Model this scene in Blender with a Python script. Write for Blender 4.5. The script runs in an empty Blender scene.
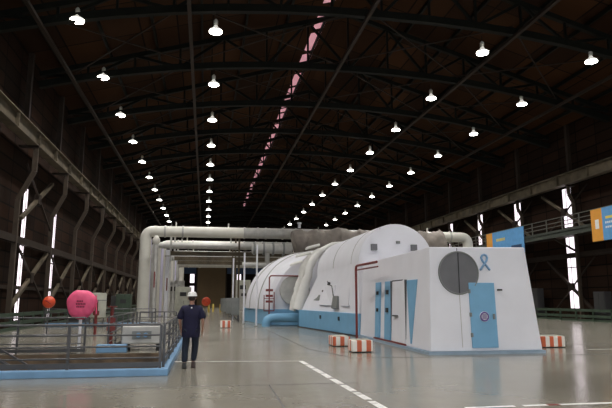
import bpy, bmesh, math, random
from mathutils import Vector, Matrix
random.seed(7)
C = bpy.context.scene.collection
PI = math.pi
S = 7.72                                   # bay length

# ------------------------------------------------------------------ materials
def newmat(name):
    m = bpy.data.materials.new(name); m.use_nodes = True
    nt = m.node_tree; b = nt.nodes['Principled BSDF']
    return m, nt, b
def coords(nt, scale=1.0):
    tc = nt.nodes.new('ShaderNodeTexCoord'); mp = nt.nodes.new('ShaderNodeMapping')
    mp.inputs['Scale'].default_value = (scale,)*3 if not isinstance(scale, tuple) else scale
    nt.links.new(tc.outputs['Object'], mp.inputs['Vector']); return mp.outputs['Vector']
def mat(name, col, rough=.6, metal=0, var=.12, nscale=3.0, bump=.0, bscale=20, spec=.5, col2=None, thr=(.35, .7)):
    m, nt, b = newmat(name)
    v = coords(nt); n = nt.nodes.new('ShaderNodeTexNoise'); n.inputs['Scale'].default_value = nscale
    n.inputs['Detail'].default_value = 5
    nt.links.new(v, n.inputs['Vector'])
    r = nt.nodes.new('ShaderNodeValToRGB'); nt.links.new(n.outputs['Fac'], r.inputs['Fac'])
    r.color_ramp.elements[0].position, r.color_ramp.elements[1].position = thr
    c2 = col2 or tuple(c*(1-var) for c in col)
    r.color_ramp.elements[0].color = (*c2, 1); r.color_ramp.elements[1].color = (*col, 1)
    nt.links.new(r.outputs['Color'], b.inputs['Base Color'])
    b.inputs['Roughness'].default_value = rough; b.inputs['Metallic'].default_value = metal
    b.inputs['Specular IOR Level'].default_value = spec
    if bump:
        n2 = nt.nodes.new('ShaderNodeTexNoise'); n2.inputs['Scale'].default_value = bscale
        nt.links.new(v, n2.inputs['Vector'])
        bp = nt.nodes.new('ShaderNodeBump'); bp.inputs['Strength'].default_value = bump
        nt.links.new(n2.outputs['Fac'], bp.inputs['Height']); nt.links.new(bp.outputs['Normal'], b.inputs['Normal'])
    return m
def emit(name, col, st):
    m, nt, b = newmat(name)
    v = coords(nt); n = nt.nodes.new('ShaderNodeTexNoise'); n.inputs['Scale'].default_value = .8
    nt.links.new(v, n.inputs['Vector'])
    r = nt.nodes.new('ShaderNodeValToRGB'); nt.links.new(n.outputs['Fac'], r.inputs['Fac'])
    r.color_ramp.elements[0].color = (*[c*.85 for c in col], 1); r.color_ramp.elements[1].color = (*col, 1)
    nt.links.new(r.outputs['Color'], b.inputs['Emission Color'])
    b.inputs['Base Color'].default_value = (*col, 1); b.inputs['Emission Strength'].default_value = st
    return m

def panel_mat(name, col, col2, mortar, w, h, axes='YZ', rough=.8):
    m, nt, b = newmat(name)
    tc = nt.nodes.new('ShaderNodeTexCoord'); sp = nt.nodes.new('ShaderNodeSeparateXYZ'); cb = nt.nodes.new('ShaderNodeCombineXYZ')
    nt.links.new(tc.outputs['Object'], sp.inputs[0])
    nt.links.new(sp.outputs[axes[0]], cb.inputs[0]); nt.links.new(sp.outputs[axes[1]], cb.inputs[1])
    br = nt.nodes.new('ShaderNodeTexBrick'); nt.links.new(cb.outputs[0], br.inputs['Vector'])
    br.offset = 0; br.inputs['Scale'].default_value = 1
    br.inputs['Brick Width'].default_value = w; br.inputs['Row Height'].default_value = h
    br.inputs['Mortar Size'].default_value = .05
    br.inputs['Color1'].default_value = (*col, 1); br.inputs['Color2'].default_value = (*col2, 1); br.inputs['Mortar'].default_value = (*mortar, 1)
    nt.links.new(br.outputs['Color'], b.inputs['Base Color'])
    b.inputs['Roughness'].default_value = rough; b.inputs['Specular IOR Level'].default_value = .08
    return m

def floor_mat():
    m, nt, b = newmat('polished_concrete')
    v = coords(nt)
    n = nt.nodes.new('ShaderNodeTexNoise'); n.inputs['Scale'].default_value = .35; n.inputs['Detail'].default_value = 3
    nt.links.new(v, n.inputs['Vector'])
    r = nt.nodes.new('ShaderNodeValToRGB'); nt.links.new(n.outputs['Fac'], r.inputs['Fac'])
    r.color_ramp.elements[0].position = .25; r.color_ramp.elements[1].position = .75
    r.color_ramp.elements[0].color = (.200, .185, .150, 1); r.color_ramp.elements[1].color = (.282, .262, .212, 1)
    n3 = nt.nodes.new('ShaderNodeTexNoise'); n3.inputs['Scale'].default_value = 9; n3.inputs['Detail'].default_value = 6
    nt.links.new(v, n3.inputs['Vector'])
    mx = nt.nodes.new('ShaderNodeMix'); mx.data_type = 'RGBA'; mx.blend_type = 'OVERLAY'; mx.inputs['Factor'].default_value = .12
    nt.links.new(r.outputs['Color'], mx.inputs['A']); nt.links.new(n3.outputs['Color'], mx.inputs['B'])
    bw = nt.nodes.new('ShaderNodeRGBToBW'); nt.links.new(n3.outputs['Color'], bw.inputs[0])
    nt.links.new(bw.outputs[0], mx.inputs['B'])
    nt.links.new(mx.outputs['Result'], b.inputs['Base Color'])
    rr = nt.nodes.new('ShaderNodeMapRange'); rr.inputs['To Min'].default_value = .13; rr.inputs['To Max'].default_value = .27
    nt.links.new(n.outputs['Fac'], rr.inputs['Value']); nt.links.new(rr.outputs[0], b.inputs['Roughness'])
    b.inputs['Specular IOR Level'].default_value = .75
    n2 = nt.nodes.new('ShaderNodeTexNoise'); n2.inputs['Scale'].default_value = 1.6; n2.inputs['Detail'].default_value = 2
    nt.links.new(v, n2.inputs['Vector'])
    bp = nt.nodes.new('ShaderNodeBump'); bp.inputs['Strength'].default_value = .10; bp.inputs['Distance'].default_value = .03
    nt.links.new(n2.outputs['Fac'], bp.inputs['Height']); nt.links.new(bp.outputs['Normal'], b.inputs['Normal'])
    return m
def stripe_mat():
    m, nt, b = newmat('red_white_stripes')
    tc = nt.nodes.new('ShaderNodeTexCoord'); sp = nt.nodes.new('ShaderNodeSeparateXYZ')
    nt.links.new(tc.outputs['Object'], sp.inputs[0])
    a = nt.nodes.new('ShaderNodeMath'); a.operation = 'ADD'; nt.links.new(sp.outputs[0], a.inputs[0]); nt.links.new(sp.outputs[1], a.inputs[1])
    d = nt.nodes.new('ShaderNodeMath'); d.operation = 'DIVIDE'; d.inputs[1].default_value = .30; nt.links.new(a.outputs[0], d.inputs[0])
    f = nt.nodes.new('ShaderNodeMath'); f.operation = 'FRACT'; nt.links.new(d.outputs[0], f.inputs[0])
    g = nt.nodes.new('ShaderNodeMath'); g.operation = 'GREATER_THAN'; g.inputs[1].default_value = .5; nt.links.new(f.outputs[0], g.inputs[0])
    mx = nt.nodes.new('ShaderNodeMix'); mx.data_type = 'RGBA'
    mx.inputs['A'].default_value = (.88, .84, .78, 1); mx.inputs['B'].default_value = (.62, .13, .05, 1)
    nt.links.new(g.outputs[0], mx.inputs['Factor']); nt.links.new(mx.outputs['Result'], b.inputs['Base Color'])
    b.inputs['Roughness'].default_value = .4
    return m
def brushed_dash_mat():
    m, nt, b = newmat('worn_white_paint')
    v = coords(nt); n = nt.nodes.new('ShaderNodeTexNoise'); n.inputs['Scale'].default_value = 4; n.inputs['Detail'].default_value = 8
    nt.links.new(v, n.inputs['Vector'])
    r = nt.nodes.new('ShaderNodeValToRGB'); nt.links.new(n.outputs['Fac'], r.inputs['Fac'])
    r.color_ramp.elements[0].position = .34; r.color_ramp.elements[1].position = .44
    r.color_ramp.elements[0].color = (.36, .34, .31, 1); r.color_ramp.elements[1].color = (.84, .83, .80, 1)
    nt.links.new(r.outputs['Color'], b.inputs['Base Color']); b.inputs['Roughness'].default_value = .4
    return m

M = dict(
    floor=floor_mat(), stripe=stripe_mat(), paint=brushed_dash_mat(),
    wall=panel_mat('dark_wall_sheeting', (.034, .017, .010), (.017, .010, .007), (.005, .004, .003), 2.4, .85),
    endwall=panel_mat('end_wall_sheeting', (.012, .008, .006), (.009, .006, .005), (.004, .003, .003), 2.5, 2.0, 'XZ'),
    roof=panel_mat('roof_sheeting', (.055, .023, .009), (.022, .010, .005), (.004, .003, .002), 3.85, 2.2, 'YX'),
    steel=mat('green_grey_steel', (.011, .012, .009), .6, .0, .3, spec=.12),
    brownsteel=mat('brown_grey_steel', (.036, .025, .018), .6, .0, .3, spec=.2),
    colsteel=mat('column_steel', (.080, .058, .040), .5, .0, .3, spec=.4),
    girder=mat('pale_steel', (.135, .108, .070), .6, .0, .5, 1.2, spec=.3),  # pale tone; on the wall braces it stands for daylight catching them
    white=mat('white_painted_casing', (.82, .82, .87), .38, 0, .05, 1.2),
    cream=mat('cream_lagging', (.74, .72, .64), .5, 0, .10, 1.5),
    lilac=mat('pale_lilac_paint', (.66, .63, .80), .25, 0, .08, 2),
    lagging=mat('silver_grey_lagging', (.52, .51, .48), .45, .15, .2, 2.5),
    wrap=mat('dusty_brown_wrap', (.27, .235, .20), .8, 0, .4, 1.4, .6, 3),
    cloth=mat('white_fibre_blanket', (.84, .83, .79), .85, 0, .12, 2, .7, 6),
    blue=mat('light_blue_paint', (.20, .44, .66), .4, 0, .1, 2),
    plinth=mat('grey_blue_plinth', (.30, .40, .50), .5),
    kerb=mat('kerb_blue_paint', (.20, .38, .60), .5, 0, .15, 3),
    navyblue=mat('dark_blue_beam', (.03, .07, .16), .6, 0, .2),
    rail=mat('grey_rail_paint', (.10, .10, .105), .45, .4, .2),
    palerail=mat('pale_rail_paint', (.13, .13, .11), .5, .2, .2),
    galgreen=mat('gallery_edge_paint', (.055, .065, .05), .6, 0, .3),
    darkcab=mat('dark_cabinet_paint', (.035, .035, .035), .5),
    green=mat('green_barrier_paint', (.045, .075, .045), .6, 0, .3),
    redpipe=mat('dark_red_pipe_paint', (.22, .035, .03), .45, 0, .2),
    grey=mat('mid_grey_paint', (.22, .23, .22), .5, 0, .15),
    dark=mat('dark_rubber', (.03, .03, .032), .7),
    darkgrey=mat('dark_grey_disc', (.16, .16, .17), .5, 0, .1),
    seam=mat('dark_seam', (.10, .10, .11), .6),
    rust=mat('rusty_pit_wall', (.22, .15, .09), .8, 0, .6, 2.2, .3, 12, col2=(.09, .065, .045)),
    pitfloor=mat('pit_concrete', (.13, .12, .10), .8, 0, .3),
    pink=mat('pink_cover_fabric', (1.0, .13, .28), .6, 0, .15, 5, .35, 9),
    orange=mat('orange_red_ball', (.80, .09, .03), .45, 0, .15),
    maroon=mat('dark_maroon_ink', (.28, .02, .06), .7),
    navy=mat('navy_shirt_cloth', (.009, .008, .042), .85, 0, .4, 8, .4, 30),
    jeans=mat('dark_denim', (.014, .022, .042), .85, 0, .4, 12, .3, 60),
    skin=mat('skin', (.42, .22, .15), .55, 0, .1),
    hair=mat('short_dark_hair', (.03, .02, .016), .8, 0, .4, 40),
    hat=mat('white_hat_shell', (.85, .84, .82), .3, 0, .04),
    boot=mat('dark_boot_leather', (.02, .02, .018), .5),
    boot2=mat('brown_boot_leather', (.045, .022, .016), .5),
    door=mat('brown_roll_door', (.155, .105, .05), .7, 0, .12, .5),
    yellow=mat('yellow_bollard', (.62, .45, .10), .5),
    banorange=mat('orange_banner', (.80, .36, .05), .7, 0, .1),
    banblue=mat('sky_blue_banner', (.13, .38, .72), .7, 0, .12),
    banwhite=mat('banner_white_print', (.85, .85, .85), .7),
    banyellow=mat('banner_yellow_print', (.85, .68, .12), .7),
    purple=mat('purple_emblem', (.14, .07, .30), .5),
    tank=mat('off_white_tank', (.55, .55, .46), .5, 0, .3, 2),
    daylight=emit('daylight_glazing', (1.0, .89, .96), 1.45),
    southfill=emit('added_fill_glazing', (.86, .92, 1.0), 6.5),  # added fill glow for the unseen end wall
    sky=emit('pink_roof_glazing', (.75, .36, .42), .55),
    lamp=emit('lamp_face', (1.0, .98, .90), 22.0),
    lampcap=mat('pale_lamp_housing', (.75, .74, .68), .3, .2, .1),
    lampshell=emit('prismatic_lamp_shell', (1.0, .97, .88), .55),
)
def corr(m, axis='X', scale=2.0):            # vertical ribs on the roller door
    nt = m.node_tree; b = nt.nodes['Principled BSDF']
    w = nt.nodes.new('ShaderNodeTexWave'); w.inputs['Scale'].default_value = scale; w.bands_direction = axis
    tc = nt.nodes.new('ShaderNodeTexCoord'); nt.links.new(tc.outputs['Object'], w.inputs['Vector'])
    bp = nt.nodes.new('ShaderNodeBump'); bp.inputs['Strength'].default_value = .5
    nt.links.new(w.outputs['Fac'], bp.inputs['Height']); nt.links.new(bp.outputs['Normal'], b.inputs['Normal'])
corr(M['door'])

# ------------------------------------------------------------------ mesh helpers
class MB:
    def __init__(s): s.bm = bmesh.new()
    def box(s, x0, x1, y0, y1, z0, z1):
        v = [s.bm.verts.new((x, y, z)) for z in (z0, z1) for x, y in ((x0, y0), (x1, y0), (x1, y1), (x0, y1))]
        for f in ((3, 2, 1, 0), (4, 5, 6, 7), (0, 1, 5, 4), (1, 2, 6, 5), (2, 3, 7, 6), (3, 0, 4, 7)):
            s.bm.faces.new([v[i] for i in f])
        return s
    def hull8(s, pts):                       # 4 bottom + 4 top points
        v = [s.bm.verts.new(p) for p in pts]
        for f in ((3, 2, 1, 0), (4, 5, 6, 7), (0, 1, 5, 4), (1, 2, 6, 5), (2, 3, 7, 6), (3, 0, 4, 7)):
            s.bm.faces.new([v[i] for i in f])
        return s
    def beam(s, a, b, w, h=None):            # rectangular bar between two points
        h = h or w; a, b = Vector(a), Vector(b); d = (b-a).normalized()
        up = Vector((0, 0, 1)) if abs(d.z) < .95 else Vector((0, 1, 0))
        r = d.cross(up).normalized(); u = r.cross(d).normalized()
        q = [(-w/2, -h/2), (w/2, -h/2), (w/2, h/2), (-w/2, h/2)]
        va = [s.bm.verts.new(a+r*x+u*y) for x, y in q]; vb = [s.bm.verts.new(b+r*x+u*y) for x, y in q]
        s.bm.faces.new(va[::-1]); s.bm.faces.new(vb)
        for i in range(4): s.bm.faces.new([va[i], va[(i+1) % 4], vb[(i+1) % 4], vb[i]])
        return s
    def tube(s, pts, r, seg=12, jit=0, cap=True):
        pts = [Vector(p) for p in pts]; rings = []; n = len(pts)
        rad = r if isinstance(r, (list, tuple)) else [r]*n
        prev = None
        for i, p in enumerate(pts):
            d = ((pts[i]-pts[i-1]).normalized() if i else Vector()) + ((pts[i+1]-pts[i]).normalized() if i < n-1 else Vector())
            d.normalize()
            if prev is None:
                up = Vector((0, 0, 1)) if abs(d.z) < .9 else Vector((0, 1, 0))
                u = d.cross(up).normalized()
            else:
                u = (prev - d*prev.dot(d)).normalized()
            prev = u; w = d.cross(u)
            rings.append([s.bm.verts.new(p+(u*math.cos(2*PI*k/seg)+w*math.sin(2*PI*k/seg))*rad[i]*(1+random.uniform(-jit, jit))) for k in range(seg)])
        for a, b in zip(rings, rings[1:]):
            for k in range(seg): s.bm.faces.new([a[k], a[(k+1) % seg], b[(k+1) % seg], b[k]])
        if cap:
            s.bm.faces.new(rings[0][::-1]); s.bm.faces.new(rings[-1])
        return s
    def cyl(s, a, b, r, seg=12): return s.tube([a, b], r, seg)
    def extrude(s, prof, fn0, fn1):          # closed profile between two placements
        a = [s.bm.verts.new(fn0(p)) for p in prof]; b = [s.bm.verts.new(fn1(p)) for p in prof]
        s.bm.faces.new(a); s.bm.faces.new(b[::-1]); n = len(prof)
        for i in range(n): s.bm.faces.new([a[i], b[i], b[(i+1) % n], a[(i+1) % n]])
        return s
    def loft(s, sections):
        R = [[s.bm.verts.new(p) for p in sec] for sec in sections]; n = len(R[0])
        for a, b in zip(R, R[1:]):
            for i in range(n): s.bm.faces.new([a[i], b[i], b[(i+1) % n], a[(i+1) % n]])
        s.bm.faces.new(R[0]); s.bm.faces.new(R[-1][::-1]); return s
    def lathe(s, prof, c=(0, 0, 0), seg=20):
        R = []
        for r, z in prof: R.append([s.bm.verts.new((c[0]+r*math.cos(2*PI*k/seg), c[1]+r*math.sin(2*PI*k/seg), c[2]+z)) for k in range(seg)])
        for a, b in zip(R, R[1:]):
            for k in range(seg): s.bm.faces.new([a[k], a[(k+1) % seg], b[(k+1) % seg], b[k]])
        s.bm.faces.new(R[0][::-1]); s.bm.faces.new(R[-1]); return s
    def sphere(s, c, r, sc=(1, 1, 1), seg=20):
        bmesh.ops.create_uvsphere(s.bm, u_segments=seg, v_segments=seg//2+2, radius=r,
                                  matrix=Matrix.Translation(c) @ Matrix.Diagonal((*sc, 1))); return s
    def build(s, name, m, parent=None, smooth=None, bevel=0, off=None):
        bmesh.ops.recalc_face_normals(s.bm, faces=s.bm.faces)
        me = bpy.data.meshes.new(name)
        if off is not None: bmesh.ops.translate(s.bm, verts=s.bm.verts, vec=-Vector(off))
        s.bm.to_mesh(me); s.bm.free()
        o = bpy.data.objects.new(name, me); C.objects.link(o); me.materials.append(m)
        if parent: o.parent = parent
        if off is not None and not parent: o.location = off
        if smooth:
            for p in me.polygons: p.use_smooth = True
            try: me.set_sharp_from_angle(angle=math.radians(smooth))
            except Exception: pass
        if bevel:
            bv = o.modifiers.new('b', 'BEVEL'); bv.width = bevel; bv.segments = 2; bv.limit_method = 'ANGLE'
        return o
def tag(o, label, cat, group=None):
    o['label'] = label; o['category'] = cat
    if group: o['group'] = group
    return o
def thing(name, label, cat, loc=(0, 0, 0), group=None, rz=0):
    o = bpy.data.objects.new(name, None); C.objects.link(o); o.location = loc; o.rotation_euler = (0, 0, rz)
    o.empty_display_size = .2
    return tag(o, label, cat, group)
def struct(o): o['kind'] = 'structure'; return o
def dup(root, loc, label=None, group=None, rz=None):
    r = root.copy(); C.objects.link(r); r.location = loc
    if rz is not None: r.rotation_euler = (0, 0, rz)
    if label: r['label'] = label
    if group: r['group'] = group
    for ch in list(root.children):
        c = ch.copy(); C.objects.link(c); c.parent = r
        for g in list(ch.children):
            d = g.copy(); C.objects.link(d); d.parent = c
    return r
ORD = ['nearest', 'second', 'third', 'fourth', 'fifth', 'sixth', 'seventh', 'eighth', 'ninth', 'tenth', 'eleventh', 'twelfth', 'thirteenth', 'fourteenth', 'fifteenth', 'sixteenth']
def nth(i): return ORD[i]

XL, XR, Y0, Y1 = -10.9, 29.8, -34.0, 128.0
XC = (XL+XR)/2; ZE, ZR = 16.2, 22.2
def roofz(x): return ZE+(ZR-ZE)*(1-abs(x-XC)/((XR-XL)/2))

# ------------------------------------------------------------------ shell
# floor with the front pit cut out (X -9.2..-0.95, Y 13.05..18.5)
PX0, PX1, PY0, PY1, PD = -9.4, -.98, 13.1, 18.5, -1.6
fl = MB()
for x0, x1, y0, y1 in ((XL, PX0, Y0, Y1), (PX1, XR, Y0, Y1), (PX0, PX1, Y0, PY0), (PX0, PX1, PY1, Y1)):
    fl.box(x0, x1, y0, y1, -.3, 0)
struct(fl.build('floor', M['floor']))
struct(MB().box(PX0-.2, PX1+.2, PY0-.2, PY1+.2, PD-.1, PD).build('floor_pit', M['pitfloor']))
pw = MB()
pw.box(PX0, PX1, PY1, PY1+.15, PD, -.302); pw.box(PX0, PX1, PY1-.03, PY1, PD, -.01); pw.box(PX0, PX1, PY0-.15, PY0, PD, -.302)
pw.box(PX0-.15, PX0, PY0, PY1, PD, -.302); pw.box(PX1, PX1+.15, PY0, PY1, PD, -.302)
struct(pw.build('wall_pit', M['rust']))
struct(MB().box(XL-.3, XL, Y0, Y1, -.3, ZE+.4).build('wall_left', M['wall']))
struct(MB().box(XR, XR+.3, Y0, Y1, -.3, ZE+.4).build('wall_right', M['wall']))
g = [(XL, -.3), (XR, -.3), (XR, ZE), (XC, ZR), (XL, ZE)]
struct(MB().extrude(g, lambda p: (p[0], Y1, p[1]), lambda p: (p[0], Y1+.3, p[1])).build('wall_back', M['endwall']))
struct(MB().extrude(g, lambda p: (p[0], Y0-.3, p[1]), lambda p: (p[0], Y0, p[1])).build('wall_front', M['endwall']))
g = [(XL-.3, ZE), (XC, ZR), (XR+.3, ZE), (XR+.3, ZE+.25), (XC, ZR+.25), (XL-.3, ZE+.25)]
struct(MB().extrude(g, lambda p: (p[0], Y0-.3, p[1]), lambda p: (p[0], Y1+.3, p[1])).build('ceiling', M['roof']))
n = 1
for x in [XL+1.5+i*2.9 for i in range(14)]:
    z = roofz(x)-.16
    struct(MB().box(x-.07, x+.07, 14, Y1, z-.14, z+.1).build('trim_%d' % n, M['steel'])); n += 1
# ridge glazing seen as a broken pink strip
w = 1
for i in range(30):
    y = 20+i*S/2
    if y > 124: break
    x0, x1 = 7.35, 8.2
    struct(MB().hull8([(x0, y+.35, roofz(x0)-.05), (x1, y+.35, roofz(x1)-.05), (x1, y+S/2-.35, roofz(x1)-.05), (x0, y+S/2-.35, roofz(x0)-.05),
                       (x0, y+.35, roofz(x0)-.01), (x1, y+.35, roofz(x1)-.01), (x1, y+S/2-.35, roofz(x1)-.01), (x0, y+S/2-.35, roofz(x0)-.01)]).build('window_%d' % w, M['sky'])); w += 1
# ---- tall slot windows (daylight)
def slot(x, y, w_, z0, z1, side):
    global w
    s = 1 if side == 'L' else -1
    p = struct(MB().box(min(x, x+s*.04), max(x, x+s*.04), y-w_/2, y+w_/2, z0, z1).build('window_%d' % w, M['daylight']))
    f = MB()
    for yy in (y-w_/2-.03, y+w_/2+.03, y+w_*.1): f.box(min(x, x+s*.07), max(x, x+s*.07), yy-.02, yy+.02, z0-.05, z1+.05)
    nz = int((z1-z0)/3.2)
    for k in range(nz+1):
        zz = z0+(z1-z0)*k/nz; f.box(min(x, x+s*.1), max(x, x+s*.1), y-w_/2-.08, y+w_/2+.08, zz-.035, zz+.035)
    f.build('window_frame', M['brownsteel'], p); w += 1
for i in range(11):
    if i != 0: slot(XR, 34.75+i*S, 1.15, .9, 10.9, 'R')
slot(XR, 34.75, 1.15, .9, 10.9, 'R')
slot(XL, 36.15, .8, .4, 8.3, 'L'); slot(XL, 43.1, .7, .4, 7.9, 'L')
# south end, out of view: glowing panes added to light the front faces
for x in (-6, 1.5, 9, 16.5, 24):
    p = struct(MB().box(x-2.4, x+2.4, Y0, Y0+.05, 2.0, 11.5).build('window_%d' % w, M['southfill'])); w += 1
    f = MB()
    for k in range(5): f.box(x-2.45+k*1.2, x-2.35+k*1.2, Y0+.05, Y0+.12, 1.95, 11.55)
    f.build('window_frame', M['brownsteel'], p)
# ---- end wall: roller door, blue beam, small bright windows
d = struct(MB().box(-1.75, 4.35, Y1-.25, Y1, 0, 8.8).build('door_1', M['door']))
f = MB(); f.box(-2.05, -1.75, Y1-.35, Y1, 0, 9.1); f.box(4.35, 4.65, Y1-.35, Y1, 0, 9.1); f.box(-1.75, 4.35, Y1-.35, Y1, 8.8, 9.1); f.build('door_frame', M['brownsteel'], d)
struct(MB().box(-9, -2.1, Y1-.4, Y1, 7.3, 8.7).build('trim_beam_left', M['navyblue']))
struct(MB().box(4.7, 29, Y1-.4, Y1, 7.3, 8.7).build('trim_beam_right', M['navyblue']))
for x, z0, z1 in ((-2.9, 2.6, 4.6), (-2.9, 5.3, 7.2), (7.3, 5, 7.2), (-8.2, 1, 6)):
    struct(MB().box(x-.45, x+.45, Y1-.06, Y1, z0, z1).build('window_%d' % w, M['daylight'])); w += 1

# ---- painted marks and joints on the floor
def strip(a, b, wd, m, name, z=.004):
    a, b = Vector((*a, 0)), Vector((*b, 0)); d = (b-a).normalized(); r = Vector((-d.y, d.x, 0))*wd/2
    q = MB(); q.hull8([a-r+Vector((0, 0, .0005)), b-r+Vector((0, 0, .0005)), b+r+Vector((0, 0, .0005)), a+r+Vector((0, 0, .0005)),
                       a-r+Vector((0, 0, z)), b-r+Vector((0, 0, z)), b+r+Vector((0, 0, z)), a+r+Vector((0, 0, z))])
    return struct(q.build(name, m))
for i in range(9):
    t0, t1 = i/9, (i+.84)/9
    A, B = Vector((2.55, 15.3)), Vector((2.70, 7.4))
    strip(A.lerp(B, t0), A.lerp(B, t1), .13, M['paint'], 'floor_lane_line')
strip((-.85, 15.75), (2.6, 15.32), .055, M['paint'], 'floor_lane_line')
for a, b in (((3.9, 8.36), (4.7, 8.37)), ((4.85, 8.37), (5.25, 8.37)), ((5.45, 8.36), (7.8, 8.36))):
    strip(a, b, .085, M['paint'], 'floor_lane_line')
strip((5.25, 8.37), (5.45, 8.37), .10, M['redpipe'], 'floor_lane_mark', .006)
for a, b in (((3.4, 19), (4.1, 15.9)), ((4.1, 15.9), (6.5, 15.7)), ((6.5, 15.7), (20, 15.6)), ((3.4, 19), (3.3, 34)), ((12.5, 19.5), (26, 17.6))):
    strip(a, b, .03, M['seam'], 'floor_joint')
for a, b in (((-.5, 24), (3.3, 24)), ((-.5, 33), (3.3, 33)), ((-10, 11.2), (3.0, 11.2)), ((1.2, 7), (1.25, 11.2))):
    strip(a, b, .02, M['seam'], 'floor_joint')
strip((12.4, 17.2), (20, 17.1), .04, M['paint'], 'floor_lane_line')

# ------------------------------------------------------------------ roof trusses
def chordz(x):
    t = (x-XC)/((XR-XL)/2); return 17.6-2.6*abs(t)**2.2
npan = 14; xs = [XL+.15+(XR-XL-.3)*i/npan for i in range(npan+1)]
tr = thing('roof_truss', 'dark arched steel roof truss, nearest to the camera', 'truss', (0, 28.9, 0))
m1 = MB(); m2 = MB()
for a, b in zip(xs, xs[1:]):
    m1.beam((a, 0, roofz(a)-.5), (b, 0, roofz(b)-.5), .28, .3); m2.beam((a, 0, chordz(a)), (b, 0, chordz(b)), .34, .42)
m1.build('top_chord', M['steel'], tr); m2.build('bottom_chord', M['steel'], tr)
for i in range(npan):
    a, b = xs[i], xs[i+1]
    p, q = ((a, 0, roofz(a)-.5), (b, 0, chordz(b))) if i % 2 == 0 else ((a, 0, chordz(a)), (b, 0, roofz(b)-.5))
    MB().beam(p, q, .16).build('diagonal_web', M['steel'], tr)
    if i: MB().beam((a, 0, chordz(a)+.15), (a, 0, roofz(a)-.6), .13).build('vertical_web', M['steel'], tr)
for k in range(1, 13):
    dup(tr, (0, 28.9+k*S, 0), 'dark arched steel roof truss, %s from the camera' % nth(k))
# longitudinal tie beams between the trusses and crossed bracing rods
for x, lb in ((-8.6, 'long dark tie beam under the roof, leftmost of the set'), (-1.25, 'long dark tie beam left of the pink roof strip'),
              (8.6, 'long dark tie beam along the middle of the roof, right of the pink strip'), (17.6, 'long dark tie beam under the roof between the two right lamp rows'),
              (25.4, 'long dark tie beam under the roof, rightmost of the set')):
    tag(MB().box(x-.10, x+.10, 14, 126, chordz(x)-.36, chordz(x)-.18).build('tie_beam', M['brownsteel']), lb, 'beam', 'roof tie beams')
nodes = [-8.6, -1.25, 8.6, 17.6, 25.4]
br0 = thing('roof_bracing', 'crossed bracing rods in the roof bay nearest to the camera', 'bracing', (0, 28.9, 0), 'roof bracing bays')
for i, (a, b) in enumerate(zip(nodes, nodes[1:])):
    MB().beam((a, 0, chordz(a)+.3), (b, S, chordz(b)+.3), .07).build('bracing_rod', M['brownsteel'], br0)
    MB().beam((b, 0, chordz(b)+.4), (a, S, chordz(a)+.4), .07).build('bracing_rod', M['brownsteel'], br0)
for k in range(1, 12): dup(br0, (0, 28.9+k*S, 0), 'crossed bracing rods in the %s roof bay from the camera' % nth(k))

# ------------------------------------------------------------------ high bay lamps
lamp = thing('high_bay_lamp', 'x', 'lamp', (0, 0, 15.9))
MB().lathe([(.07, .20), (.10, .22), (.15, .10), (.33, -.02), (.36, -.10), (.35, -.10)], seg=18).build('reflector', M['lampshell'], lamp, 40)
MB().lathe([(.34, -.15), (.34, -.105)], seg=18).build('lamp_face', M['lamp'], lamp)
MB().lathe([(.06, .22), (.12, .30), (.12, .50), (.05, .60)], seg=12).build('ballast_housing', M['lampcap'], lamp, 40)
MB().cyl((0, 0, .60), (0, 0, .95), .025, 6).build('hanger_rod', M['brownsteel'], lamp)
ld = bpy.data.lights.new('lamp_light', 'SPOT'); ld.energy = 2000; ld.spot_size = math.radians(125); ld.spot_blend = .6
ld.color = (1.0, .97, .94); ld.shadow_soft_size = .3
lo = bpy.data.objects.new('lamp_light', ld); C.objects.link(lo); lo.parent = lamp; lo.location = (0, 0, -.2)
rows = [(-6.9, 'left ceiling row'), (.15, 'second ceiling row from the left'), (15.5, 'third ceiling row from the left'), (22.55, 'right ceiling row')]
first = True
for x, rn in rows:
    for k in range(-7, 12):
        y = 28.85+k*S
        lb = 'glowing white high bay lamp, %s in the %s' % (nth(k), rn) if k >= 0 else 'glowing high bay lamp over the foreground, above the frame'
        gp = 'high bay lamps under the roof' if k >= 0 else 'high bay lamps above the frame'
        z = chordz(x)-.95-.2
        z = 15.9
        if first: lamp.location = (x, y, z); lamp['label'] = lb; lamp['group'] = gp; first = False
        else: dup(lamp, (x, y, z), lb, gp)

# ------------------------------------------------------------------ side structure
def girder(x, z, y0, y1, lb):
    t = thing('crane_girder', lb, 'girder', (x, 0, 0))
    MB().box(-.28, .28, y0, y1, z-.06, z).build('top_flange', M['girder'], t)
    MB().box(-.06, .06, y0, y1, z-.86, z-.06).build('girder_web', M['girder'], t)
    MB().box(-.28, .28, y0, y1, z-.92, z-.86).build('bottom_flange', M['girder'], t)
    MB().box(-.05, .05, y0, y1, z, z+.14).build('crane_rail', M['steel'], t)
    y = y0+1
    while y < y1: MB().box(-.25, .25, y-.03, y+.03, z-.86, z-.06).build('web_stiffener', M['girder'], t); y += S/2
girder(-9.95, 11.25, 10, 127, 'long steel crane girder high along the left wall')
girder(28.7, 11.75, 10, 127, 'long steel crane girder high along the right wall')
def cpath(side):    # kinked column of the left wall, local to its foot
    if side == 'L': return [(0, 0, 0), (0, 0, 7.2), (.75, 0, 8.8), (.75, 0, 10.33)]
    return [(0, 0, 0), (0, 0, 9.4), (-.35, 0, 10.1), (-.35, 0, 10.83)]
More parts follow.
